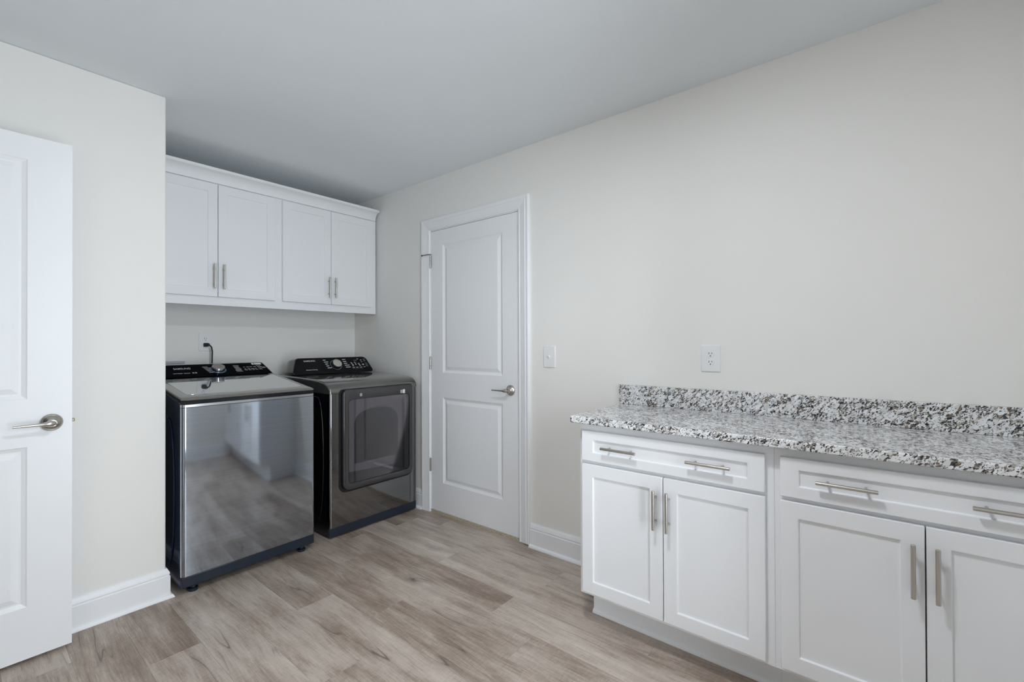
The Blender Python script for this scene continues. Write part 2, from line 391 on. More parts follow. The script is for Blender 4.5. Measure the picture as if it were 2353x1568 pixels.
# ------------------------------------------------------------------ plank floor
PW, PL, GAP = 0.178, 1.22, 0.0004
SEAM0 = -0.498
joint = {0: -0.96, 1: -1.63, 2: -1.02, 3: -1.24, -1: -1.21, -2: -1.78, -3: -1.47, -4: -1.99, -5: -0.95, -6: -1.385, -7: -1.72, -8: -1.13, -9: -1.9, -10: -1.3, -11: -1.6, -12: -1.0, -13: -1.4}
def plank_mesh(w_, l_):
    b_ = NB(); x, y, e = w_/2 - GAP/2, l_/2 - GAP/2, 0.0005
    loft(b_, [[(-x,-y,-0.006),(x,-y,-0.006),(x,y,-0.006),(-x,y,-0.006)], [(-x,-y,-e*0.6),(x,-y,-e*0.6),(x,y,-e*0.6),(-x,y,-e*0.6)], [(-x+e,-y+e,0),(x-e,-y+e,0),(x-e,y-e,0),(-x+e,y-e,0)]], (False, True))
    bmesh.ops.recalc_face_normals(b_, faces=b_.faces)
    me = bpy.data.meshes.new('plank'); b_.to_mesh(me); b_.free(); me.materials.append(M['oak_plank']); return me
full_plank = plank_mesh(PW, PL)
for k in range(-13, 4):
    xr = SEAM0 + PW*k; xl = xr - PW          # row k spans xl..xr
    xr2 = min(xr, 0.0)
    if k == 3: xr2 = 0.036
    if xl < LEFT - 0.02: xl2 = max(xl, LEFT - 0.12)
    else: xl2 = xl
    j = joint[k]
    while j < 0.1: j += PL
    y = j
    while y > REAR:
        a, b = max(y - PL, REAR), min(y, 0.1)
        if b - a > 0.02:
            wfull = abs((xr2 - xl2) - PW) < 1e-6 and abs((b - a) - PL) < 1e-6
            me = full_plank if wfull else plank_mesh(xr2 - xl2, b - a)
            o = bpy.data.objects.new('plank', me); col.objects.link(o); o.parent = floor; o.location = ((xl2+xr2)/2, (a+b)/2, 0)
        y -= PL

# ------------------------------------------------------------------ baseboards
BB = [(0, 0.0), (0.015, 0.0), (0.015, 0.104), (0.0115, 0.107), (0.0115, 0.111), (0.0135, 0.114), (0.0125, 0.122), (0.0085, 0.130), (0.0075, 0.134), (0.0045, 0.137), (0.004, 0.141), (0, 0.141)]
SHOE = [(0.015, 0.0)] + [(0.015 + 0.014*math.cos(R(a)), 0.017*math.sin(R(a))) for a in (0, 18, 36, 54, 72, 90)]
def baseboard(name, path, label, side=1, shoe=True):
    b_ = NB(); sweep_plan(b_, path, BB, side); o = struct(obj(name, b_, 'trim_white', smooth=True, angle=25), label)
    if shoe:
        b_ = NB(); sweep_plan(b_, path, SHOE, side); obj('shoe_molding', b_, 'trim_white', o, smooth=True)
    return o
baseboard('baseboard_left', [(LEFT, STUB_Y), (STUB_X, STUB_Y), (STUB_X, 0.0)], 'white baseboard round the alcove wall corner', -1)
baseboard('baseboard_back', [(STUB_X+0.03, 0), (-0.03, 0)], 'white baseboard behind the washer and dryer', -1)
baseboard('baseboard_corner', [(0, -0.0), (0, -0.913)], 'white baseboard between the dryer and the closed door', -1)
baseboard('baseboard_right', [(0, -1.9135), (0, -2.535)], 'white baseboard between the closed door and the base cabinets', -1)
baseboard('baseboard_front', [(-0.5, REAR), (LEFT+0.03, REAR)], 'white baseboard under the window', -1)

# ------------------------------------------------------------------ panelled slabs
def panelled(bm, w_, h_, t_, panels, rings, cap=True, back=True):
    """front face at y=-t_, back at y=0; panels (u0,u1,v0,v1); rings [(inset, depth)]"""
    us = sorted({0.0, w_, *[p[0] for p in panels], *[p[1] for p in panels]}); vs = sorted({0.0, h_, *[p[2] for p in panels], *[p[3] for p in panels]})
    cache = {}
    def V(x, y, z):
        k = (round(x, 5), round(y, 5), round(z, 5))
        if k not in cache: cache[k] = bm.verts.new((x, y, z))
        return cache[k]
    def inside(u, v): return any(p[0] < u < p[1] and p[2] < v < p[3] for p in panels)
    sides = [(-t_, 1)] + ([(0.0, -1)] if back else [])
    for yy, s in sides:
        for a, b in zip(us, us[1:]):
            for c, d in zip(vs, vs[1:]):
                if inside((a+b)/2, (c+d)/2): continue
                bm.faces.new([V(a, yy, c), V(b, yy, c), V(b, yy, d), V(a, yy, d)])
        for u0_, u1_, v0_, v1_ in panels:
            prev = [V(u0_, yy, v0_), V(u1_, yy, v0_), V(u1_, yy, v1_), V(u0_, yy, v1_)]
            for ins, dep in rings:
                y2 = yy + s*dep
                cur = [V(u0_+ins, y2, v0_+ins), V(u1_-ins, y2, v0_+ins), V(u1_-ins, y2, v1_-ins), V(u0_+ins, y2, v1_-ins)]
                for i in range(4): bm.faces.new((prev[i], prev[(i+1) % 4], cur[(i+1) % 4], cur[i]))
                prev = cur
            if cap: bm.faces.new(prev)
    if not back: bm.faces.new([V(0, 0, 0), V(w_, 0, 0), V(w_, 0, h_), V(0, 0, h_)])
    def strip(pts_a, pts_b):
        for i in range(len(pts_a)-1): bm.faces.new((pts_a[i], pts_a[i+1], pts_b[i+1], pts_b[i]))
    fu = [V(u, -t_, 0) for u in us]; bu = [V(u, 0, 0) for u in us] if back else None
    def edge(line_f, ends):
        if back: strip(line_f, ends)
        else: bm.faces.new(line_f + [ends[-1], ends[0]])
    edge([V(u, -t_, 0) for u in us], [V(u, 0, 0) for u in us] if back else [V(0, 0, 0), V(w_, 0, 0)])
    edge([V(u, -t_, h_) for u in us], [V(u, 0, h_) for u in us] if back else [V(0, 0, h_), V(w_, 0, h_)])
    edge([V(0, -t_, v) for v in vs], [V(0, 0, v) for v in vs] if back else [V(0, 0, 0), V(0, 0, h_)])
    edge([V(w_, -t_, v) for v in vs], [V(w_, 0, v) for v in vs] if back else [V(w_, 0, 0), V(w_, 0, h_)])
RAISED = [(0.004, 0.003), (0.016, 0.0085), (0.022, 0.0085), (0.043, 0.0015)]
def lever(parent, base, normal, along, length, sag=0.0):
    """rose, neck and lever; base on the slab face"""
    n = Vector(normal); a = Vector(along); b0 = Vector(base)
    h = obj('handle', (lambda b_: (lathe(b_, b0, n, [(0.0335, 0.0), (0.0335, 0.004), (0.030, 0.007), (0.0285, 0.0065), (0.026, 0.010), (0.019, 0.014), (0.0125, 0.019), (0.0115, 0.036), (0.0125, 0.040)], 32), b_)[1])(NB()), 'nickel', parent, smooth=True, angle=50)
    h['label'] = 'brushed nickel door handle'
    b_ = NB()
    pts = [b0 + n*0.046 - a*0.010, b0 + n*0.047, b0 + n*0.049 + a*0.012, b0 + n*0.051 + a*0.022, b0 + n*0.052 + a*0.032, b0 + n*0.054 + a*(length*0.6), b0 + n*0.055 + a*length]
    tube(b_, pts, [0.006, 0.0115, 0.0115, 0.008, 0.0062, 0.0052, 0.0042], 14)
    obj('lever', b_, 'nickel', h, smooth=True, angle=60)
    return h
def hinge(parent, x, y, z0, z1, dirx=-1):
    b_ = NB()
    n_k = 5; hh = (z1 - z0)/n_k
    for k in range(n_k): lathe(b_, (x + dirx*0.006, y, z0 + k*hh + 0.0006), (0, 0, 1), [(0.0062, 0), (0.0062, hh-0.0012)], 12)
    lathe(b_, (x + dirx*0.006, y, z1), (0, 0, 1), [(0.0045, 0), (0.0045, 0.003), (0.002, 0.005)], 10)
    h = obj('hinge', b_, 'nickel', parent, smooth=True)
    return h

# ---- door_1: closed door in the right wall
d1 = structroot('door_1', (0.0, (DY0+DY1)/2, 0), 'closed white two-panel door with nickel lever')
SW = 0.8160; SH = 2.0295
b_ = NB(); panelled(b_, SW, SH, 0.035, [(0.124, SW-0.13, 0.208, 0.822), (0.124, SW-0.13, 1.000, 1.922)], RAISED)
for v in b_.verts: x, y, z = v.co; v.co = Vector((0.002 + 0.035 + y, -1.0042 - x, z + 0.021))
obj('slab', b_, 'trim_white', d1, smooth=True, angle=12)
b_ = NB()
box(b_, -0.0005, 0.1095, DY0, DY0+0.018, 0, DZ+0.018); box(b_, -0.0005, 0.1095, DY1-0.018, DY1, 0, DZ+0.018); box(b_, -0.0005, 0.1095, DY1, DY0, DZ, DZ+0.018)
box(b_, 0.040, 0.075, DY0-0.012, DY0, 0, DZ); box(b_, 0.040, 0.075, DY1, DY1+0.012, 0, DZ); box(b_, 0.040, 0.075, DY1, DY0, DZ-0.012, DZ)
obj('jamb', b_, 'trim_white', d1)
CP = [(0.0, 0.0), (0.0, 0.009), (0.004, 0.011), (0.010, 0.0115), (0.013, 0.0095), (0.017, 0.0105), (0.030, 0.0125), (0.048, 0.0155), (0.056, 0.0175), (0.060, 0.0150), (0.064, 0.0165), (0.072, 0.0185), (0.079, 0.0185), (0.082, 0.016), (0.082, 0.0)]
ci = 0.006
b_ = NB(); loft(b_, [[(-d, DY0 + ci + s - 0.0, 0) for s, d in CP], [(-d, DY0 + ci + s, DZ + ci + s) for s, d in CP]]); obj('casing', b_, 'trim_white', d1, smooth=True, angle=20)
b_ = NB(); loft(b_, [[(-d, DY1 - ci - s, 0.010) for s, d in CP], [(-d, DY1 - ci - s, DZ + ci + s) for s, d in CP]]); obj('casing', b_, 'trim_white', d1, smooth=True, angle=20)
b_ = NB(); loft(b_, [[(-d, DY0 + ci + s, DZ + ci + s) for s, d in CP], [(-d, DY1 - ci - s, DZ + ci + s) for s, d in CP]]); obj('casing', b_, 'trim_white', d1, smooth=True, angle=20)
h1 = hinge(d1, 0.0, -1.004, 1.785, 1.876); hinge(d1, 0.0, -1.004, 1.041, 1.132); hinge(d1, 0.0, -1.004, 0.298, 0.389)
b_ = NB(); tube(b_, [(-0.006, -1.004, 1.884), (-0.014, -0.985, 1.884), (-0.030, -0.945, 1.880)], 0.0028, 8); lathe(b_, (-0.030, -0.945, 1.880), (-0.4, 0.9, -0.1), [(0.006, 0), (0.006, 0.008)], 10); tube(b_, [(-0.006, -1.004, 1.881), (-0.012, -1.022, 1.881)], 0.0025, 8)
o = obj('pin_stop', b_, 'nickel_dark', h1, smooth=True)
lever(d1, (0.002, -1.757, 0.933), (-1, 0, 0), (0, 1, 0), 0.112)
b_ = NB(); box(b_, 0.001, 0.004, -1.8235, -1.8215, 0.905, 0.965); obj('strike_plate', b_, 'nickel_dark', d1)
b_ = NB(); box(b_, -0.003, 0.108, DY1+0.001, DY0-0.001, -0.0005, 0.0195)
o = obj('threshold', b_, 'carpet_tan', d1); o['label'] = 'tan speckled carpet edge under the door'

# ---- door_2: open door beside the alcove wall
DX1 = -1.906; DW = 0.814
d2 = structroot('door_2', (DX1-DW, -0.985, 0), 'open white two-panel door standing by the alcove wall')
b_ = NB(); panelled(b_, DW, SH, 0.035, [(0.13, DW-0.126, 0.200, 0.818), (0.13, DW-0.126, 1.002, 1.936)], RAISED)
for v in b_.verts: x, y, z = v.co; v.co = Vector((DX1 - DW + x, -0.965 + y, z + 0.016))
obj('slab', b_, 'trim_white', d2, smooth=True, angle=12)
lever(d2, (-1.966, -1.0, 0.921), (0, -1, 0), (-1, 0, 0), 0.108)
lever(d2, (-1.966, -0.965, 0.921), (0, 1, 0), (-1, 0, 0), 0.09)
b_ = NB(); box(b_, DX1, DX1+0.009, -0.989, -0.977, 0.915, 0.928); obj('latch_bolt', b_, 'nickel_dark', d2, 0.002)
b_ = NB(); box(b_, DX1-0.001, DX1+0.0004, -0.996, -0.970, 0.89, 0.95); obj('latch_plate', b_, 'nickel', d2)
for z0 in (0.30, 1.04, 1.79):
    hinge(d2, DX1-DW-0.004, -0.962, z0, z0+0.09)
b_ = NB()
box(b_, LEFT-0.12, LEFT, OY0-0.018, OY0, 0, OZ); box(b_, LEFT-0.12, LEFT, OY1, OY1+0.018, 0, OZ); box(b_, LEFT-0.12, LEFT, OY1, OY0, OZ-0.018, OZ)
obj('jamb', b_, 'trim_white', d2)

# ------------------------------------------------------------------ shaker cabinets
def bar_pull(parent, a, b, out, r=0.0058):
    """bar between a and b standing off along -out"""
    a = Vector(a); b = Vector(b); o_ = Vector(out); d = (b - a).normalized(); L = (b - a).length
    b_ = NB(); lathe(b_, a, d, [(r*0.86, 0), (r, 0.0008), (r, L-0.0008), (r*0.86, L)], 18)
    for s in (0.19, 0.81):
        p = a + d*L*s; lathe(b_, p, o_, [(r*0.72, 0.0), (r*0.72, 0.0305)], 12)
    o = obj('pull', b_, 'nickel', parent, smooth=True, world=False); o['label'] = 'brushed nickel bar pull'
    return o
def shaker(parent, name, u0_, u1_, v0_, v1_, yback, t_=0.019, rail=0.05, rail_v=None):
    rail_v = rail_v or rail
    b_ = NB(); w_, h_ = u1_ - u0_, v1_ - v0_
    panelled(b_, w_, h_, t_, [(rail, w_-rail, rail_v, h_-rail_v)], [(0.0015, 0.0012), (0.0035, 0.0075)], cap=False, back=False)
    for v in b_.verts: v.co = v.co + Vector((u0_, yback, v0_))
    o = obj(name, b_, 'cabinet_white', parent, bevel=0.0012, seg=1, world=False)
    b_ = NB(); i = rail + 0.0035; iv = rail_v + 0.0035
    yy = yback - t_ + 0.0075
    vv = [b_.verts.new(p) for p in ((u0_+i, yy, v0_+iv), (u1_-i, yy, v0_+iv), (u1_-i, yy, v1_-iv), (u0_+i, yy, v1_-iv), (u0_+i, yy+0.006, v0_+iv), (u1_-i, yy+0.006, v0_+iv), (u1_-i, yy+0.006, v1_-iv), (u0_+i, yy+0.006, v1_-iv))]
    for f in ((0,1,2,3),(7,6,5,4),(0,4,5,1),(1,5,6,2),(2,6,7,3),(3,7,4,0)): b_.faces.new([vv[k] for k in f])
    obj('panel', b_, 'cabinet_white', o, world=False)
    return o
def base_cabinet(y_left, width, label):
    """local x runs along the counter (world -Y), local -y points into the room (world -X)"""
    t = thing('base_cabinet', label, 'cabinet', (-0.001, y_left, 0), R(-90), 'white base cabinets under the granite counter')
    FD = 0.4735
    b_ = NB(); box(b_, 0.0, width-0.0005, -FD+0.019, 0, 0.14, 0.8835); box(b_, 0.0, width-0.0005, -0.345, 0, 0.0, 0.14); obj('carcass', b_, 'cabinet_white', t, world=False)
    b_ = NB(); y0_, y1_ = -FD, -FD+0.019; e = width-0.0005
    box(b_, 0, 0.042, y0_, y1_, 0.14, 0.8835); box(b_, e-0.042, e, y0_, y1_, 0.14, 0.8835)
    box(b_, 0.042, e-0.042, y0_, y1_, 0.14, 0.185); box(b_, 0.042, e-0.042, y0_, y1_, 0.695, 0.74); box(b_, 0.042, e-0.042, y0_, y1_, 0.835, 0.8835)
    obj('face_frame', b_, 'cabinet_white', t, world=False)
    b_ = NB(); box(b_, 0.0, e, -0.359, -0.345, 0.0, 0.14); obj('toe_kick', b_, 'cabinet_white', t, world=False)
    b_ = NB(); loft(b_, [[(xx, -0.359 - (d-0.015)*1.0, z) for d, z in SHOE] for xx in (0.0, e)]); obj('shoe_molding', b_, 'trim_white', t, smooth=True, world=False)
    g = 0.022; mid = width/2
    dr = shaker(t, 'drawer', g-0.003, width-g-0.004, 0.724, 0.852, -FD-0.001, rail=0.052, rail_v=0.036)
    yb = -FD-0.001-0.019+0.0075-0.0305
    for pu in ((0.119, 0.272), (0.466, 0.619)): bar_pull(dr, (pu[0], yb, 0.789), (pu[1], yb, 0.789), (0, 1, 0))
    yb = -FD-0.001-0.019-0.0300
    da = shaker(t, 'door', g-0.003, mid-0.0018, 0.158, 0.709, -FD-0.001, rail=0.05); bar_pull(da, (mid-0.0275, yb, 0.511), (mid-0.0275, yb, 0.662), (0, 1, 0))
    db = shaker(t, 'door', mid+0.0018, width-g-0.004, 0.158, 0.709, -FD-0.001, rail=0.05); bar_pull(db, (mid+0.0235, yb, 0.511), (mid+0.0235, yb, 0.662), (0, 1, 0))
    return t
base_cabinet(-2.540, 0.748, 'white shaker base cabinet, the end unit next to the closed door')
base_cabinet(-3.288, 0.748, 'white shaker base cabinet farther along the counter from the closed door')

# countertop
ct = thing('countertop', 'white granite countertop with black and tan flecks and low backsplash', 'countertop', (-0.26, -3.3, 0.884))
b_ = NB(); box(b_, -0.521, -0.001, REAR+0.001, -2.516, 0.884, 0.914); obj('slab', b_, 'granite', ct, 0.004, 3)
b_ = NB(); box(b_, -0.021, -0.001, REAR+0.001, -2.505, 0.9142, 1.012); obj('backsplash', b_, 'granite', ct, 0.0012, 1)

# ------------------------------------------------------------------ wall cabinets
def wall_cabinet(x0_, x1_, doors, label, rstile):
    t = thing('wall_cabinet', label, 'cabinet', (x0_, -0.001, 1.474), 0, 'white wall cabinets over the washer and dryer')
    t_loc = Vector((x0_, -0.001, 1.474)); w_ = x1_ - x0_; H = 0.764; FD = 0.333
    b_ = NB(); box(b_, 0.0001, w_-0.0001, -FD+0.019, 0, 0.025, H); obj('carcass', b_, 'cabinet_white', t, world=False)
    b_ = NB(); y0_, y1_ = -FD, -FD+0.019
    box(b_, 0.0001, 0.05, y0_, y1_, 0, H); box(b_, w_-rstile, w_-0.0001, y0_, y1_, 0, H); box(b_, 0.05, w_-rstile, y0_, y1_, 0, 0.058); box(b_, 0.05, w_-rstile, y0_, y1_, H-0.03, H)
    obj('face_frame', b_, 'cabinet_white', t, world=False)
    yb = -FD-0.001-0.019-0.0300
    for k, (a, b, px) in enumerate(doors):
        d = shaker(t, 'door', a - x0_, b - x0_, 1.528-1.474, 2.230-1.474, -FD-0.001, rail=0.051)
        bar_pull(d, (px - x0_, yb, 1.576-1.474), (px - x0_, yb, 1.729-1.474), (0, 1, 0))
    return t
wall_cabinet(-1.558, -0.797, [(-1.516, -1.1705, -1.195), (-1.1675, -0.822, -1.142)], 'white shaker wall cabinet above the washer', 0.03)
wall_cabinet(-0.797, -0.016, [(-0.772, -0.4165, -0.438), (-0.4135, -0.058, -0.389)], 'white shaker wall cabinet above the dryer, next to the corner', 0.05)
b_ = NB()
CR = [(0.0, 2.2385), (0.0, 2.232), (0.004, 2.2325), (0.006, 2.240)] + [(0.006 + 0.048*(1-math.cos(R(a))), 2.240 + 0.060*math.sin(R(a))) for a in (15, 30, 45, 60, 75, 90)] + [(0.056, 2.301), (0.060, 2.304), (0.062, 2.318), (0.0, 2.318)]
CR = [(d, z + (0.0 if z > 2.2386 else 0.007)) for d, z in CR]
loft(b_, [[(xx, -0.335 - d, z) for d, z in CR] for xx in (-1.558, -0.020)])
tag(obj('crown_molding', b_, 'cabinet_white', smooth=True, angle=28), 'white cove crown molding along the top of the wall cabinets', 'molding')

# ------------------------------------------------------------------ washer
WX, WR, WF = -1.515, -0.843, -0.930
wa = thing('washing_machine', 'dark stainless top-load washing machine with black control panel', 'washing machine', ((WX+WR)/2, -0.55, 0))
def xz(y): return lambda p, t: (t, p[0], p[1])
b_ = NB(); prism(b_, [(-0.912, 0.045), (-0.912, 0.925), (-0.900, 0.944), (-0.38, 1.014), (-0.23, 1.08), (-0.13, 1.08), (-0.13, 0.045)], lambda p, t: (t, p[0], p[1]), WX+0.002, WR-0.002)
obj('cabinet', b_, 'side_navy', wa, 0.004)
for s, xx in ((-1, WX+0.002), (1, WR-0.002)):
    # embossed side pressing
    b_ = NB(); pts = [(-0.26, 0.10), (-0.70, 0.10)] + [(-0.70 - 0.125*math.sin(R(a))**0.7, 0.48 - 0.38*math.cos(R(a))) for a in range(8, 173, 12)] + [(-0.70, 0.86), (-0.26, 0.86)]
    prism(b_, pts, lambda p, t: (t, p[0], p[1]), xx - s*0.001, xx + s*0.006); obj('side_pressing', b_, 'side_navy', wa, 0.005, 3)
def front_shell(x0_, x1_, yf, yb, z0_, z1_, r):
    b_ = NB(); out = [(x0_, yb)] + [(x0_ + r - r*math.cos(R(a)), yf + r - r*math.sin(R(a))) for a in range(0, 91, 15)] + [(x1_ - r + r*math.sin(R(a)), yf + r - r*math.cos(R(a))) for a in range(0, 91, 15)] + [(x1_, yb)]
    prism(b_, out, lambda p, t: (p[0], p[1], t), z0_, z1_); return b_
obj('front_panel', front_shell(WX, WR, WF, -0.900, 0.094, 0.918, 0.020), 'washer_steel', wa, smooth=True, angle=40)
obj('front_trim', front_shell(WX, WR, WF+0.0005, -0.900, 0.9192, 0.934, 0.020), 'silver_rim', wa, 0.0015, smooth=True, angle=40)
b_ = NB(); prism(b_, [(-0.921, 0.931), (-0.921, 0.9535), (-0.385, 1.0255), (-0.385, 1.0), (-0.90, 0.931)], lambda p, t: (t, p[0], p[1]), WX+0.004, WR-0.004); obj('lid_gap', b_, 'black_gloss', wa, 0.002)
b_ = NB(); box(b_, WX+0.004, WR-0.004, -0.925, -0.88, 0.038, 0.0915)
obj('kick_panel', b_, 'kick_plastic', wa, 0.004)
b_ = NB(); box(b_, WX+0.004, WR-0.004, -0.20, -0.90, 0.038, 0.06); obj('base', b_, 'kick_plastic', wa)
for fx in (WX+0.062, WR-0.062):
    for fy in (-0.885, -0.22):
        b_ = NB(); lathe(b_, (fx, fy, 0.0), (0, 0, 1), [(0.021, 0), (0.022, 0.003), (0.022, 0.014), (0.012, 0.017), (0.010, 0.042)], 16); obj('foot', b_, 'kick_plastic', wa, smooth=True)
LS, LA = 0.135, 1.082                       # lid plane z = LA + LS*y
def lidz(y): return LA + LS*y
def sect(y0_, y1_, x0_, x1_, r, dz, n=5):
    return [(p[0], p[1], lidz(p[1]) + dz) for p in rrect(x0_, x1_, y0_, y1_, r, n)]
b_ = NB()
loft(b_, [sect(-0.926, -0.384, WX+0.006, WR-0.006, 0.020, -0.004), sect(-0.931, -0.384, WX+0.001, WR-0.001, 0.022, -0.002), sect(-0.932, -0.384, WX+0.0005, WR-0.0005, 0.022, 0.001), sect(-0.929, -0.384, WX+0.003, WR-0.003, 0.021, 0.004), sect(-0.922, -0.384, WX+0.008, WR-0.006, 0.020, 0.0055), sect(-0.826, -0.384, WX+0.050, WR-0.018, 0.026, 0.0006)])
obj('lid_frame', b_, 'titanium', wa, smooth=True, angle=50)
b_ = NB(); loft(b_, [sect(-0.824, -0.385, WX+0.052, WR-0.022, 0.030, -0.002), sect(-0.824, -0.385, WX+0.052, WR-0.022, 0.030, 0.0012)]); lid = obj('lid_glass', b_, 'lid_glass', wa)
b_ = NB(); loft(b_, [[(xx, y, z) for y, z in ((-0.3835, 1.000), (-0.3835, 1.0290), (-0.381, 1.0315), (-0.243, 1.1035), (-0.232, 1.1065), (-0.150, 1.1065), (-0.130, 1.095), (-0.130, 1.0))] for xx in (WX+0.003, WR-0.003)])
for v in b_.verts:
    if v.co.z > 1.05: v.co.x += 0.020 if v.co.x < -1.2 else -0.016
con = obj('console', b_, 'silver_rim', wa, 0.003)
# face frame of the sloping control panel
def face(o3, vdir):
    o3 = Vector(o3); v_ = Vector(vdir).normalized(); u_ = Vector((1, 0, 0)); n_ = u_.cross(v_)
    return (lambda a, b, c=0.0: o3 + u_*a + v_*b + n_*c), u_, v_, n_
WFc, wu, wv, wn = face((0, -0.382, 1.0305), (0, 0.142, 0.0740))        # a = world x, b = distance up the slope
b_ = NB(); prism(b_, [(WX+0.010, 0.002), (WR-0.009, 0.002), (WR-0.022, 0.130), (WR-0.026, 0.148), (WR-0.036, 0.156), (WX+0.046, 0.156), (WX+0.034, 0.148), (WX+0.030, 0.130)], lambda p, t: WFc(p[0], p[1], t), 0.0, 0.0018); obj('control_glass', b_, 'black_matte_glass', con)
def quad(b_, fc, a0, a1, b0, b1, c):
    b_.faces.new([b_.verts.new(fc(*p, c)) for p in ((a0, b0), (a1, b0), (a1, b1), (a0, b1))])
def text(body, fc, u_, v_, n_, a, b, c, size, width, material, parent, name='lettering', stretch=1.0):
    cu = bpy.data.curves.new(name, 'FONT'); cu.body = body; cu.size = size; cu.extrude = 0.0001; cu.align_x = 'LEFT'; cu.offset = 0.00022
    cu.materials.append(M[material])
    o = bpy.data.objects.new(name, cu); col.objects.link(o)
    bpy.context.view_layer.update()
    wid = max(o.dimensions.x, 1e-4); sx = width / wid
    me = bpy.data.meshes.new_from_object(o); bpy.data.objects.remove(o)
    me.materials.clear(); me.materials.append(M[material])
    o = bpy.data.objects.new(name, me); col.objects.link(o)
    mm = Matrix.Identity(4)
    for i in range(3): mm[i][0] = u_[i]*sx; mm[i][1] = v_[i]; mm[i][2] = n_[i]
    mm.translation = fc(a, b, c)
    o.parent = parent; o.matrix_parent_inverse = BASE[parent.name].inverted(); o.matrix_basis = mm
    return o
text('SAMSUNG', WFc, wu, wv, wn, -1.384, 0.100, 0.0020, 0.026, 0.086, 'print_white', con)
text('Active WaterJet   Superspeed', WFc, wu, wv, wn, -1.397, 0.050, 0.0020, 0.011, 0.085, 'print_white', con)
b_ = NB()
rr = random.Random(3)
for k in range(6):
    bb = 0.119 - k*0.0142
    quad(b_, WFc, -1.232 + k*0.004, -1.232 + k*0.004 + 0.026 + rr.random()*0.012, bb, bb+0.0045, 0.0021)
    a0 = -1.062 + rr.random()*0.006; quad(b_, WFc, a0, a0 + 0.030 + rr.random()*0.010, bb, bb+0.0045, 0.0021)
for (a0, bb, ln) in ((-1.003, .098, .010), (-0.985, .099, .018), (-0.963, .100, .014), (-0.940, .101, .016), (-1.005, .074, .012), (-0.984, .076, .016), (-0.962, .076, .018), (-0.940, .078, .014), (-1.004, .060, .016), (-0.982, .061, .018), (-0.958, .062, .016), (-0.936, .063, .014), (-0.919, .112, .012), (-0.904, .113, .012), (-0.916, .097, .016), (-0.899, .098, .014), (-0.916, .080, .018), (-0.896, .082, .014), (-0.914, .065, .020), (-0.884, .090, .014), (-0.886, .082, .018)):
    quad(b_, WFc, a0, a0+ln, bb, bb+0.0045, 0.0021)
for (a0, a1) in ((-1.300, -1.291), (-1.287, -1.276)): quad(b_, WFc, a0, a1, 0.049, 0.059, 0.0021)
obj('panel_print', b_, 'print_white', con)['kind'] = 'stuff'
b_ = NB(); quad(b_, WFc, -0.940, -0.926, 0.128, 0.150, 0.0022); quad(b_, WFc, -0.923, -0.880, 0.128, 0.150, 0.0022); obj('sticker', b_, 'sticker', con)
kc = WFc(-1.156, 0.080, 0.0018)
b_ = NB(); lathe(b_, kc, wn, [(0.0455, 0), (0.0455, 0.002), (0.0435, 0.0035), (0.040, 0.0035)], 40); ring = obj('knob_ring', b_, 'ring_blue', con, smooth=True)
b_ = NB(); lathe(b_, kc, wn, [(0.0375, 0.003), (0.0365, 0.022), (0.0355, 0.0235)], 40); kn = obj('knob', b_, 'knob_side', con, smooth=True, angle=40)
b_ = NB(); lathe(b_, kc, wn, [(0.0352, 0.0230), (0.0345, 0.0250), (0.010, 0.0246), (0.0004, 0.0246)], 40); obj('knob_cap', b_, 'knob_silver', kn, smooth=True)

# ------------------------------------------------------------------ dryer
DXL, DXR, DF = -0.729, -0.042, -0.890
dr = thing('clothes_dryer', 'dark grey front-load dryer with smoked door window', 'dryer', ((DXL+DXR)/2, -0.5, 0))
b_ = NB(); box(b_, DXL+0.002, DXR-0.002, -0.862, -0.125, 0.014, 0.9135); obj('cabinet', b_, 'side_black', dr, 0.003)
b_ = NB(); pts = [(-0.24, 0.11), (-0.70, 0.10)] + [(-0.735 - 0.082*math.sin(R(a))**0.75, 0.49 - 0.40*math.cos(R(a))) for a in range(0, 181, 10)] + [(-0.70, 0.89), (-0.24, 0.89)]
prism(b_, pts, lambda p, t: (t, p[0], p[1]), DXL+0.003, DXL-0.003); obj('side_pressing', b_, 'side_black', dr, 0.003, 3)
obj('front_panel', front_shell(DXL, DXR, DF, -0.864, 0.070, 0.9125, 0.018), 'dryer_steel', dr, smooth=True, angle=40)
b_ = NB(); box(b_, DXL+0.003, DXR-0.003, -0.884, -0.80, 0.011, 0.0685); obj('kick_panel', b_, 'kick_plastic', dr, 0.003)
for fx in (DXL+0.05, DXR-0.05):
    for fy in (-0.84, -0.16):
        b_ = NB(); lathe(b_, (fx, fy, 0), (0, 0, 1), [(0.02, 0), (0.02, 0.008), (0.012, 0.016)], 12); obj('foot', b_, 'kick_plastic', dr, smooth=True)
# top: profile (y, z) rolled over at the front
TP = [(-0.8915, 0.9145), (-0.8915, 0.930), (-0.888, 0.944), (-0.879, 0.957), (-0.864, 0.969), (-0.845, 0.978), (-0.815, 0.986), (-0.77, 0.9925), (-0.69, 0.998), (-0.52, 1.003), (-0.36, 1.0055), (-0.14, 1.006), (-0.125, 1.000), (-0.125, 0.9145)]
def inset_prof(P, d):
    out = []
    for y, z in P: out.append((y + (d if y < -0.5 and z < 0.99 else 0) * min(1, (0.995 - z)/0.05 if z < 0.995 else 0), z - d if z > 0.94 else z))
    return out
b_ = NB()
rings = []
for d, dx in ((0.012, 0.0), (0.0065, 0.0015), (0.003, 0.0045), (0.0008, 0.009), (0.0, 0.014)):
    rings.append([(DXL - 0.001 + dx, y, z) for y, z in inset_prof(TP, d)])
for d, dx in ((0.0, 0.014), (0.0008, 0.009), (0.003, 0.0045), (0.0065, 0.0015), (0.012, 0.0)):
    rings.append([(DXR + 0.001 - dx, y, z) for y, z in inset_prof(TP, d)])
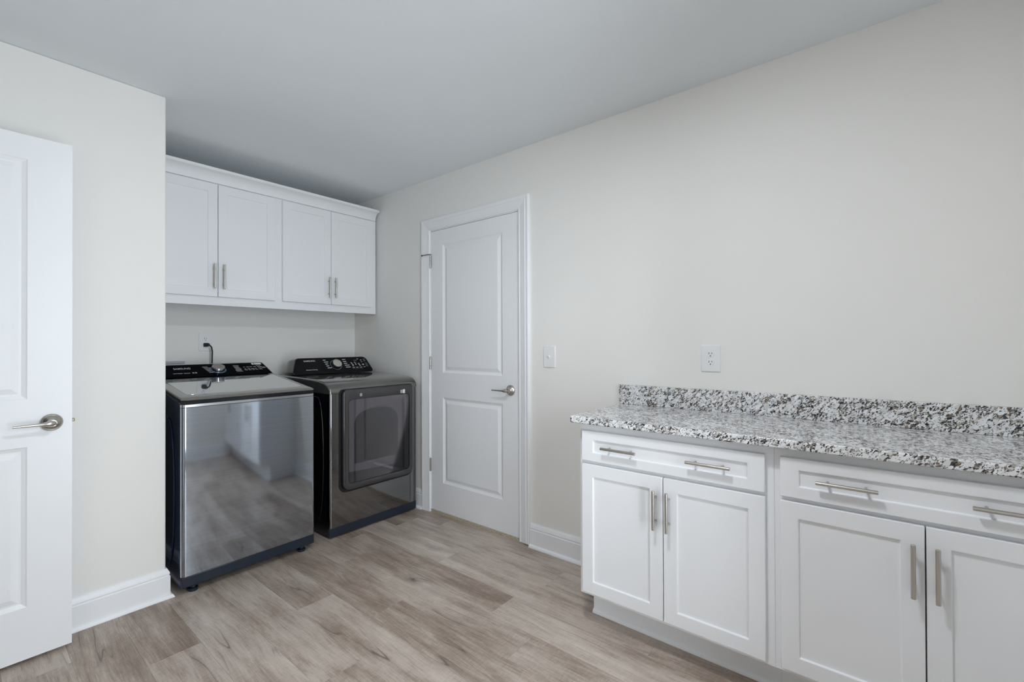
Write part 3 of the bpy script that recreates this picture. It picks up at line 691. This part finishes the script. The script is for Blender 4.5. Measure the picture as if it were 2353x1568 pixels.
loft(b_, rings); obj('top_panel', b_, 'dryer_top', dr, smooth=True, angle=50)
# console
DFc, du, dv, dn = face((0, -0.362, 1.0055), (0, 0.087, 0.1165))
FH = 0.1455
def trap(bx0, bx1, tx0, tx1, h, rb, rt_, n=7):
    c = [(bx0, 0.0), (bx1, 0.0), (tx1, h), (tx0, h)]; rads = (rb, rb, rt_, rt_); out = []
    for i in range(4):
        p = Vector(c[i]); a = (Vector(c[i-1]) - p).normalized(); b = (Vector(c[(i+1) % 4]) - p).normalized()
        half = a.angle(b)/2; dd = rads[i]/math.tan(half); cen = p + (a + b).normalized()*(rads[i]/math.sin(half))
        s = p + a*dd - cen; e = p + b*dd - cen; ang0 = math.atan2(s.y, s.x); ang1 = math.atan2(e.y, e.x)
        while ang1 < ang0: ang1 += 2*math.pi
        if ang1 - ang0 > math.pi: ang1 -= 2*math.pi
        for k in range(n+1):
            an = ang0 + (ang1-ang0)*k/n; out.append((cen.x + rads[i]*math.cos(an), cen.y + rads[i]*math.sin(an)))
    return out
out0 = trap(-0.716, -0.051, -0.652, -0.079, FH, 0.020, 0.036)
def shell_ring(back, shrink, drop, push=0.0):
    cx = -0.3845; r_ = []
    for a, b in out0:
        p = DFc(cx + (a-cx)*(1-shrink), 0.002 + b*(1-shrink*0.9), push); p.y += back; p.z = max(1.003, p.z - drop*(b/FH)); r_.append(p)
    return r_
b_ = NB(); loft(b_, [shell_ring(0, 0.016, 0, 0.0045), shell_ring(0, 0.004, 0, 0.0035), shell_ring(0.003, 0.0, 0, 0.0), shell_ring(0.06, 0.0, 0.003), shell_ring(0.11, 0.006, 0.012), shell_ring(0.15, 0.03, 0.035), shell_ring(0.165, 0.06, 0.05)])
dcon = obj('console', b_, 'dryer_shell', dr, smooth=True, angle=55)
b_ = NB(); cx = -0.3845
gl = [(cx + (a-cx)*0.982, 0.0022 + b*0.975) for a, b in out0]
prism(b_, gl, lambda p, t: DFc(p[0], p[1], t), 0.001, 0.0062); obj('control_glass', b_, 'black_glass', dcon)
text('SAMSUNG', DFc, du, dv, dn, -0.600, 0.112, 0.0064, 0.018, 0.086, 'print_white', dcon)
text('Moisture Sensing', DFc, du, dv, dn, -0.603, 0.036, 0.0064, 0.010, 0.084, 'print_white', dcon)
b_ = NB()
for k in range(5):
    bb = 0.119 - k*0.0180
    quad(b_, DFc, -0.452 + k*0.004, -0.452 + k*0.004 + 0.022 + (k in (1, 4))*0.012, bb, bb+0.006, 0.0065)
    quad(b_, DFc, -0.294 + k*0.002, -0.294 + k*0.002 + 0.028 + (k > 2)*0.012, bb, bb+0.006, 0.0065)
for (a0, bb, ln) in ((-.232, .088, .010), (-.229, .079, .012), (-.226, .068, .014), (-.225, .058, .012), (-.200, .090, .009), (-.197, .080, .012), (-.196, .068, .010), (-.170, .078, .012), (-.168, .068, .014), (-.165, .058, .012), (-.228, .040, .016), (-.196, .040, .014), (-.162, .040, .014), (-.140, .110, .014), (-.138, .092, .012), (-.136, .070, .016), (-.134, .064, .014), (-.130, .044, .014), (-.165, .122, .012)):
    quad(b_, DFc, a0, a0+ln, bb, bb+0.005, 0.0065)
obj('panel_print', b_, 'print_white', dcon)['kind'] = 'stuff'
b_ = NB()
def outline(b_, a0, a1, b0, b1, r, th):
    o1 = rrect(a0, a1, b0, b1, r, 4); o2 = rrect(a0+th, a1-th, b0+th, b1-th, max(r-th, 0.0005), 4)
    A = [b_.verts.new(DFc(x, y, 0.0065)) for x, y in o1]; B = [b_.verts.new(DFc(x, y, 0.0065)) for x, y in o2]; n = len(A)
    for i in range(n): b_.faces.new((A[i], A[(i+1) % n], B[(i+1) % n], B[i]))
outline(b_, -0.113, -0.092, 0.098, 0.126, 0.005, 0.0012); outline(b_, -0.108, -0.086, 0.046, 0.086, 0.006, 0.0014)
for a0 in (-0.234, -0.202, -0.168): outline(b_, a0, a0+0.028, 0.032, 0.052, 0.006, 0.001)
for (a0, a1, b0, b1) in ((-.108, -.098, .112, .120), (-.109, -.096, .102, .107), (-.101, -.093, .070, .077), (-.103, -.092, .054, .064)): quad(b_, DFc, a0, a1, b0, b1, 0.0065)
obj('button_print', b_, 'print_grey', dcon)['kind'] = 'stuff'
b_ = NB(); quad(b_, DFc, -0.200, -0.168, 0.102, 0.118, 0.0065); obj('display', b_, mat('display', (0.03, 0.045, 0.05), 0.2), dcon)
kc = DFc(-0.360, 0.075, 0.006)
b_ = NB(); lathe(b_, kc, dn, [(0.0455, 0), (0.0455, 0.0018), (0.043, 0.0022), (0.041, 0.0018), (0.0405, 0.0)], 40); obj('knob_ring', b_, 'ring_blue', dcon, smooth=True)
b_ = NB(); lathe(b_, kc, dn, [(0.0375, 0.0), (0.0365, 0.022), (0.035, 0.024)], 40); kn = obj('knob', b_, 'black_rubber', dcon, smooth=True, angle=40)
b_ = NB(); lathe(b_, kc, dn, [(0.0352, 0.0235), (0.0345, 0.0265), (0.032, 0.0272), (0.0004, 0.0272)], 40); obj('knob_cap', b_, 'knob_silver', kn, smooth=True)
# door
b_ = NB(); prism(b_, rrect(-0.670, -0.079, 0.273, 0.9385, (0.058, 0.058, 0.03, 0.03), 8), lambda p, t: (p[0], t, p[1]), -0.8925, -0.880); obj('door_recess', b_, 'black_gap', dr, 0.003)
OX0, OX1, OZ0, OZ1 = -0.650, -0.096, 0.289, 0.9335
IX0, IX1, IZ0, IZ1 = -0.613, -0.132, 0.331, 0.871
def ringpts(x0_, x1_, z0_, z1_, r, y, n=8): return [(p[0], y, p[1]) for p in rrect(x0_, x1_, z0_, z1_, r, n)]
b_ = NB()
loft(b_, [ringpts(OX0+0.001, OX1-0.001, OZ0+0.001, OZ1-0.001, (0.05, 0.05, 0.026, 0.026), -0.9100), ringpts(OX0+0.001, OX1-0.001, OZ0+0.001, OZ1-0.001, (0.05, 0.05, 0.026, 0.026), -0.9122), ringpts(OX0+0.002, OX1-0.002, OZ0+0.002, OZ1-0.002, (0.049, 0.049, 0.025, 0.025), -0.9145), ringpts(OX0+0.006, OX1-0.006, OZ0+0.006, OZ1-0.006, (0.047, 0.047, 0.022, 0.022), -0.917),
          ringpts(IX0-0.002, IX1+0.002, IZ0-0.002, IZ1+0.002, 0.028, -0.9185), ringpts(IX0, IX1, IZ0, IZ1, 0.026, -0.9165), ringpts(IX0, IX1, IZ0, IZ1, 0.026, -0.895)], (False, False))
door = obj('door', b_, 'dryer_frame', dr, smooth=True, angle=50); door['label'] = 'glossy charcoal dryer door'
b_ = NB(); loft(b_, [ringpts(OX0-0.002, OX1+0.002, OZ0-0.002, OZ1+0.001, (0.051, 0.051, 0.027, 0.027), -0.8926), ringpts(OX0-0.002, OX1+0.002, OZ0-0.002, OZ1+0.001, (0.051, 0.051, 0.027, 0.027), -0.9085), ringpts(OX0+0.0005, OX1-0.0005, OZ0+0.0005, OZ1-0.0005, (0.05, 0.05, 0.026, 0.026), -0.9108), ringpts(OX0+0.003, OX1-0.003, OZ0+0.003, OZ1-0.003, (0.048, 0.048, 0.024, 0.024), -0.9108)], (False, False)); obj('door_edge', b_, 'black_gloss', door, smooth=True, angle=40)
b_ = NB(); loft(b_, [ringpts(IX0-0.0022, IX1+0.0022, IZ0-0.0022, IZ1+0.0022, 0.028, -0.9188), ringpts(IX0+0.0004, IX1-0.0004, IZ0+0.0004, IZ1-0.0004, 0.0257, -0.9188), ringpts(IX0+0.0004, IX1-0.0004, IZ0+0.0004, IZ1-0.0004, 0.0257, -0.9160)], (False, False)); obj('window_gasket', b_, 'black_gap', door)
# inner liner with an arched drum window, behind the smoked pane
def arch(x0_, x1_, z0_, zs, zt, n=14):
    pts = [(x0_, z0_), (x1_, z0_)]
    cxm = (x0_+x1_)/2; a_ = (x1_-x0_)/2
    for k in range(n+1):
        an = math.pi*k/n; pts.append((cxm + a_*math.copysign(abs(math.cos(an))**0.72, math.cos(an)), zs + (zt-zs)*abs(math.sin(an))**0.85))
    return pts
def resample(outer, inner):
    return inner
AX0, AX1, AZ0, AZS, AZT = -0.548, -0.222, 0.455, 0.690, 0.785
ar = arch(AX0, AX1, AZ0, AZS, AZT)
def arch_grow(g): return arch(AX0-g, AX1+g, AZ0-g, AZS, AZT+g)
b_ = NB()
big = []
for (x, z) in ar:   # project arch points onto the liner rectangle
    cxm, czm = (AX0+AX1)/2, 0.60; dx_, dz_ = x-cxm, z-czm
    sc = min(((IX1-0.004 if dx_ > 0 else IX0+0.004)-cxm)/dx_ if abs(dx_) > 1e-6 else 1e9, ((IZ1-0.004 if dz_ > 0 else IZ0+0.004)-czm)/dz_ if abs(dz_) > 1e-6 else 1e9)
    big.append((cxm + dx_*sc, czm + dz_*sc))
loft(b_, [[(x, -0.897, z) for x, z in big], [(x, -0.897, z) for x, z in arch_grow(0.034)], [(x, -0.902, z) for x, z in arch_grow(0.026)], [(x, -0.902, z) for x, z in arch_grow(0.018)], [(x, -0.886, z) for x, z in arch_grow(0.004)], [(x, -0.882, z) for x, z in ar]], (False, False))
obj('liner', b_, 'dryer_inner', door, smooth=True, angle=50)
b_ = NB(); prism(b_, arch_grow(0.002), lambda p, t: (p[0], t, p[1]), -0.8835, -0.8810); obj('drum_window', b_, 'dryer_inner_dark', door)
b_ = NB(); prism(b_, rrect(IX0+0.0012, IX1-0.0012, IZ0+0.0012, IZ1-0.0012, 0.025, 8), lambda p, t: (p[0], t, p[1]), -0.9155, -0.9135); obj('door_glass', b_, 'smoked_glass', door)
b_ = NB(); box(b_, -0.188, -0.171, -0.9192, -0.9180, 0.876, 0.904); obj('energy_sticker', b_, 'sticker', door)
b_ = NB()
for k in range(4): box(b_, -0.210, -0.190, -0.9190, -0.9180, 0.879 + k*0.0062, 0.8825 + k*0.0062)
obj('sticker_print', b_, 'print_white', door)
b_ = NB(); box(b_, -0.534, -0.516, -0.9190, -0.9180, 0.886, 0.906); obj('door_badge', b_, 'silver_rim', door)

# ------------------------------------------------------------------ wall fittings
def outlet_parts(t, loc, ax_u, ax_n, wpl, hpl, slots=(True, True)):
    loc = Vector(loc); u_ = Vector(ax_u); n_ = Vector(ax_n); z_ = Vector((0, 0, 1))
    P = lambda a, b, c: loc + u_*a + z_*b + n_*c
    b_ = NB(); loft(b_, [[P(x, z, 0.0002) for x, z in rrect(-wpl/2, wpl/2, -hpl/2, hpl/2, 0.004, 3)], [P(x, z, 0.003) for x, z in rrect(-wpl/2, wpl/2, -hpl/2, hpl/2, 0.004, 3)], [P(x, z, 0.0058) for x, z in rrect(-wpl/2+0.004, wpl/2-0.004, -hpl/2+0.004, hpl/2-0.004, 0.003, 3)]]); obj('plate', b_, 'plastic_white', t, smooth=True, angle=30)
    for s in (1, -1):
        cz = s*0.0194
        outl = [(0.0172*math.cos(R(a)), cz + max(-0.0142, min(0.0142, 0.0172*math.sin(R(a))))) for a in range(0, 360, 12)]
        b_ = NB(); loft(b_, [[P(x, z, 0.004) for x, z in outl], [P(x, z, 0.0072) for x, z in outl], [P(x*0.94, cz + (z-cz)*0.94, 0.0078) for x, z in outl]]); rc = obj('receptacle', b_, 'plastic_white', t, smooth=True, angle=30)
        b_ = NB()
        for (a0, a1, b0, b1) in ((-0.0078, -0.0050, 0.0000, 0.0085), (0.0050, 0.0074, 0.0008, 0.0080), (-0.0022, 0.0022, -0.0095, -0.0050)):
            b_.faces.new([b_.verts.new(P(a, cz + b, 0.00795)) for a, b in ((a0, b0), (a1, b0), (a1, b1), (a0, b1))])
        obj('slots', b_, 'slot_dark', rc)
    b_ = NB(); lathe(b_, P(0, 0, 0.0055), n_, [(0.0032, 0), (0.0030, 0.0012)], 12); obj('screw', b_, 'plastic_white', t)
t = thing('wall_outlet', 'white duplex wall outlet above the granite backsplash', 'outlet', (0, -2.9565, 1.156)); outlet_parts(t, (0, -2.9565, 1.156), (0, -1, 0), (-1, 0, 0), 0.087, 0.125)
t = thing('wall_outlet', 'white duplex wall outlet with a black plug, above the washer', 'outlet', (-1.131, 0, 1.246)); outlet_parts(t, (-1.131, 0, 1.246), (1, 0, 0), (0, -1, 0), 0.080, 0.124)
t = thing('light_switch', 'white toggle light switch beside the closed door', 'switch', (0, -2.055, 1.148))
P = lambda a, b, c: Vector((-c, -2.055 - a, 1.148 + b))
b_ = NB(); loft(b_, [[P(x, z, 0.0002) for x, z in rrect(-0.042, 0.042, -0.0625, 0.0625, 0.004, 3)], [P(x, z, 0.003) for x, z in rrect(-0.042, 0.042, -0.0625, 0.0625, 0.004, 3)], [P(x, z, 0.0058) for x, z in rrect(-0.038, 0.038, -0.0585, 0.0585, 0.003, 3)]]); obj('plate', b_, 'plastic_white', t, smooth=True, angle=30)
b_ = NB(); loft(b_, [[P(x, z, 0.0055) for x, z in ((-0.0055, -0.011), (0.0055, -0.011), (0.0055, 0.011), (-0.0055, 0.011))], [P(x, z, 0.0085) for x, z in ((-0.005, -0.009), (0.005, -0.009), (0.005, 0.009), (-0.005, 0.009))]]); tg = obj('toggle_frame', b_, 'plastic_white', t)
b_ = NB(); loft(b_, [[P(x, z, 0.008) for x, z in ((-0.004, -0.006), (0.004, -0.006), (0.004, 0.005), (-0.004, 0.005))], [P(x, z, 0.020) for x, z in ((-0.0035, 0.004), (0.0035, 0.004), (0.0035, 0.010), (-0.0035, 0.010))]]); obj('toggle', b_, 'plastic_white', t)
for zz in (0.030, -0.030):
    b_ = NB(); lathe(b_, P(0, zz, 0.0055), (-1, 0, 0), [(0.003, 0), (0.0028, 0.001)], 10); obj('screw', b_, 'plastic_white', t)
# washer power cord
pc = thing('power_cord', 'black power cord plugged into the outlet over the washer', 'cord', (-1.131, -0.01, 1.0))
b_ = NB(); zc = 1.246 - 0.0194
loft(b_, [[(-1.131 + x, -0.0082, zc + z) for x, z in rrect(-0.014, 0.014, -0.013, 0.013, 0.006, 4)], [(-1.131 + x, -0.022, zc + z) for x, z in rrect(-0.014, 0.014, -0.013, 0.013, 0.006, 4)], [(-1.127 + x, -0.036, zc + 0.001 + z) for x, z in rrect(-0.010, 0.010, -0.010, 0.010, 0.005, 4)], [(-1.123 + x, -0.042, zc + z) for x, z in rrect(-0.006, 0.006, -0.007, 0.007, 0.003, 4)]])
obj('plug', b_, 'black_rubber', pc, smooth=True, angle=50)
b_ = NB(); tube(b_, [(-1.130, -0.034, zc), (-1.119, -0.046, zc-0.002), (-1.110, -0.052, zc-0.016), (-1.106, -0.054, zc-0.045), (-1.1075, -0.055, zc-0.085), (-1.109, -0.057, zc-0.13), (-1.110, -0.062, zc-0.22), (-1.11, -0.070, 0.60), (-1.11, -0.0765, 0.30)], 0.0046, 10); obj('cord', b_, 'black_rubber', pc, smooth=True)
# water supply outlet box behind the washer
t = thing('washer_outlet_box', 'white recessed water supply box on the wall behind the washer', 'outlet box', (-1.37, 0, 1.0))
b_ = NB(); bx0, bx1, bz0, bz1 = -1.50, -1.250, 0.93, 1.121
for (a0, a1, c0, c1) in ((bx0, bx1, bz1-0.018, bz1), (bx0, bx1, bz0, bz0+0.018), (bx0, bx0+0.018, bz0+0.018, bz1-0.018), (bx1-0.018, bx1, bz0+0.018, bz1-0.018)): box(b_, a0, a1, -0.010, -0.0005, c0, c1)
obj('frame', b_, mat('box_frame', (0.50, 0.51, 0.54), 0.4), t, 0.002)
b_ = NB(); box(b_, bx0+0.018, bx1-0.018, -0.003, -0.0005, bz0+0.018, bz1-0.018); obj('back_plate', b_, mat('box_grey', (0.45, 0.47, 0.50), 0.5), t)
for xx, mn in ((-1.43, 'nickel'), (-1.32, 'nickel')):
    b_ = NB(); lathe(b_, (xx, -0.003, 1.03), (0, -1, 0), [(0.012, 0), (0.012, 0.02), (0.018, 0.021), (0.018, 0.028)], 12); obj('valve', b_, mn, t, smooth=True)

# ceiling light behind the viewpoint's field of view
for lx, ly, share in LAMPS:
    t = thing('ceiling_light', 'round flush white ceiling light near the window wall', 'ceiling light', (lx, ly, CEIL))
    b_ = NB(); lathe(b_, (lx, ly, CEIL-0.0002), (0, 0, -1), [(0.14, 0), (0.14, 0.014), (0.132, 0.018)], 40); obj('housing', b_, 'plastic_white', t, smooth=True)
    b_ = NB(); lathe(b_, (lx, ly, CEIL-0.018), (0, 0, -1), [(0.126, 0.0), (0.120, 0.008), (0.08, 0.013), (0.0005, 0.015)], 40)
    obj('diffuser', b_, mat('lamp_diffuser', (0.9, 0.9, 0.9), 0.4, emit=LAMP_COLOR, estr=LAMP_STRENGTH*share), t, smooth=True)
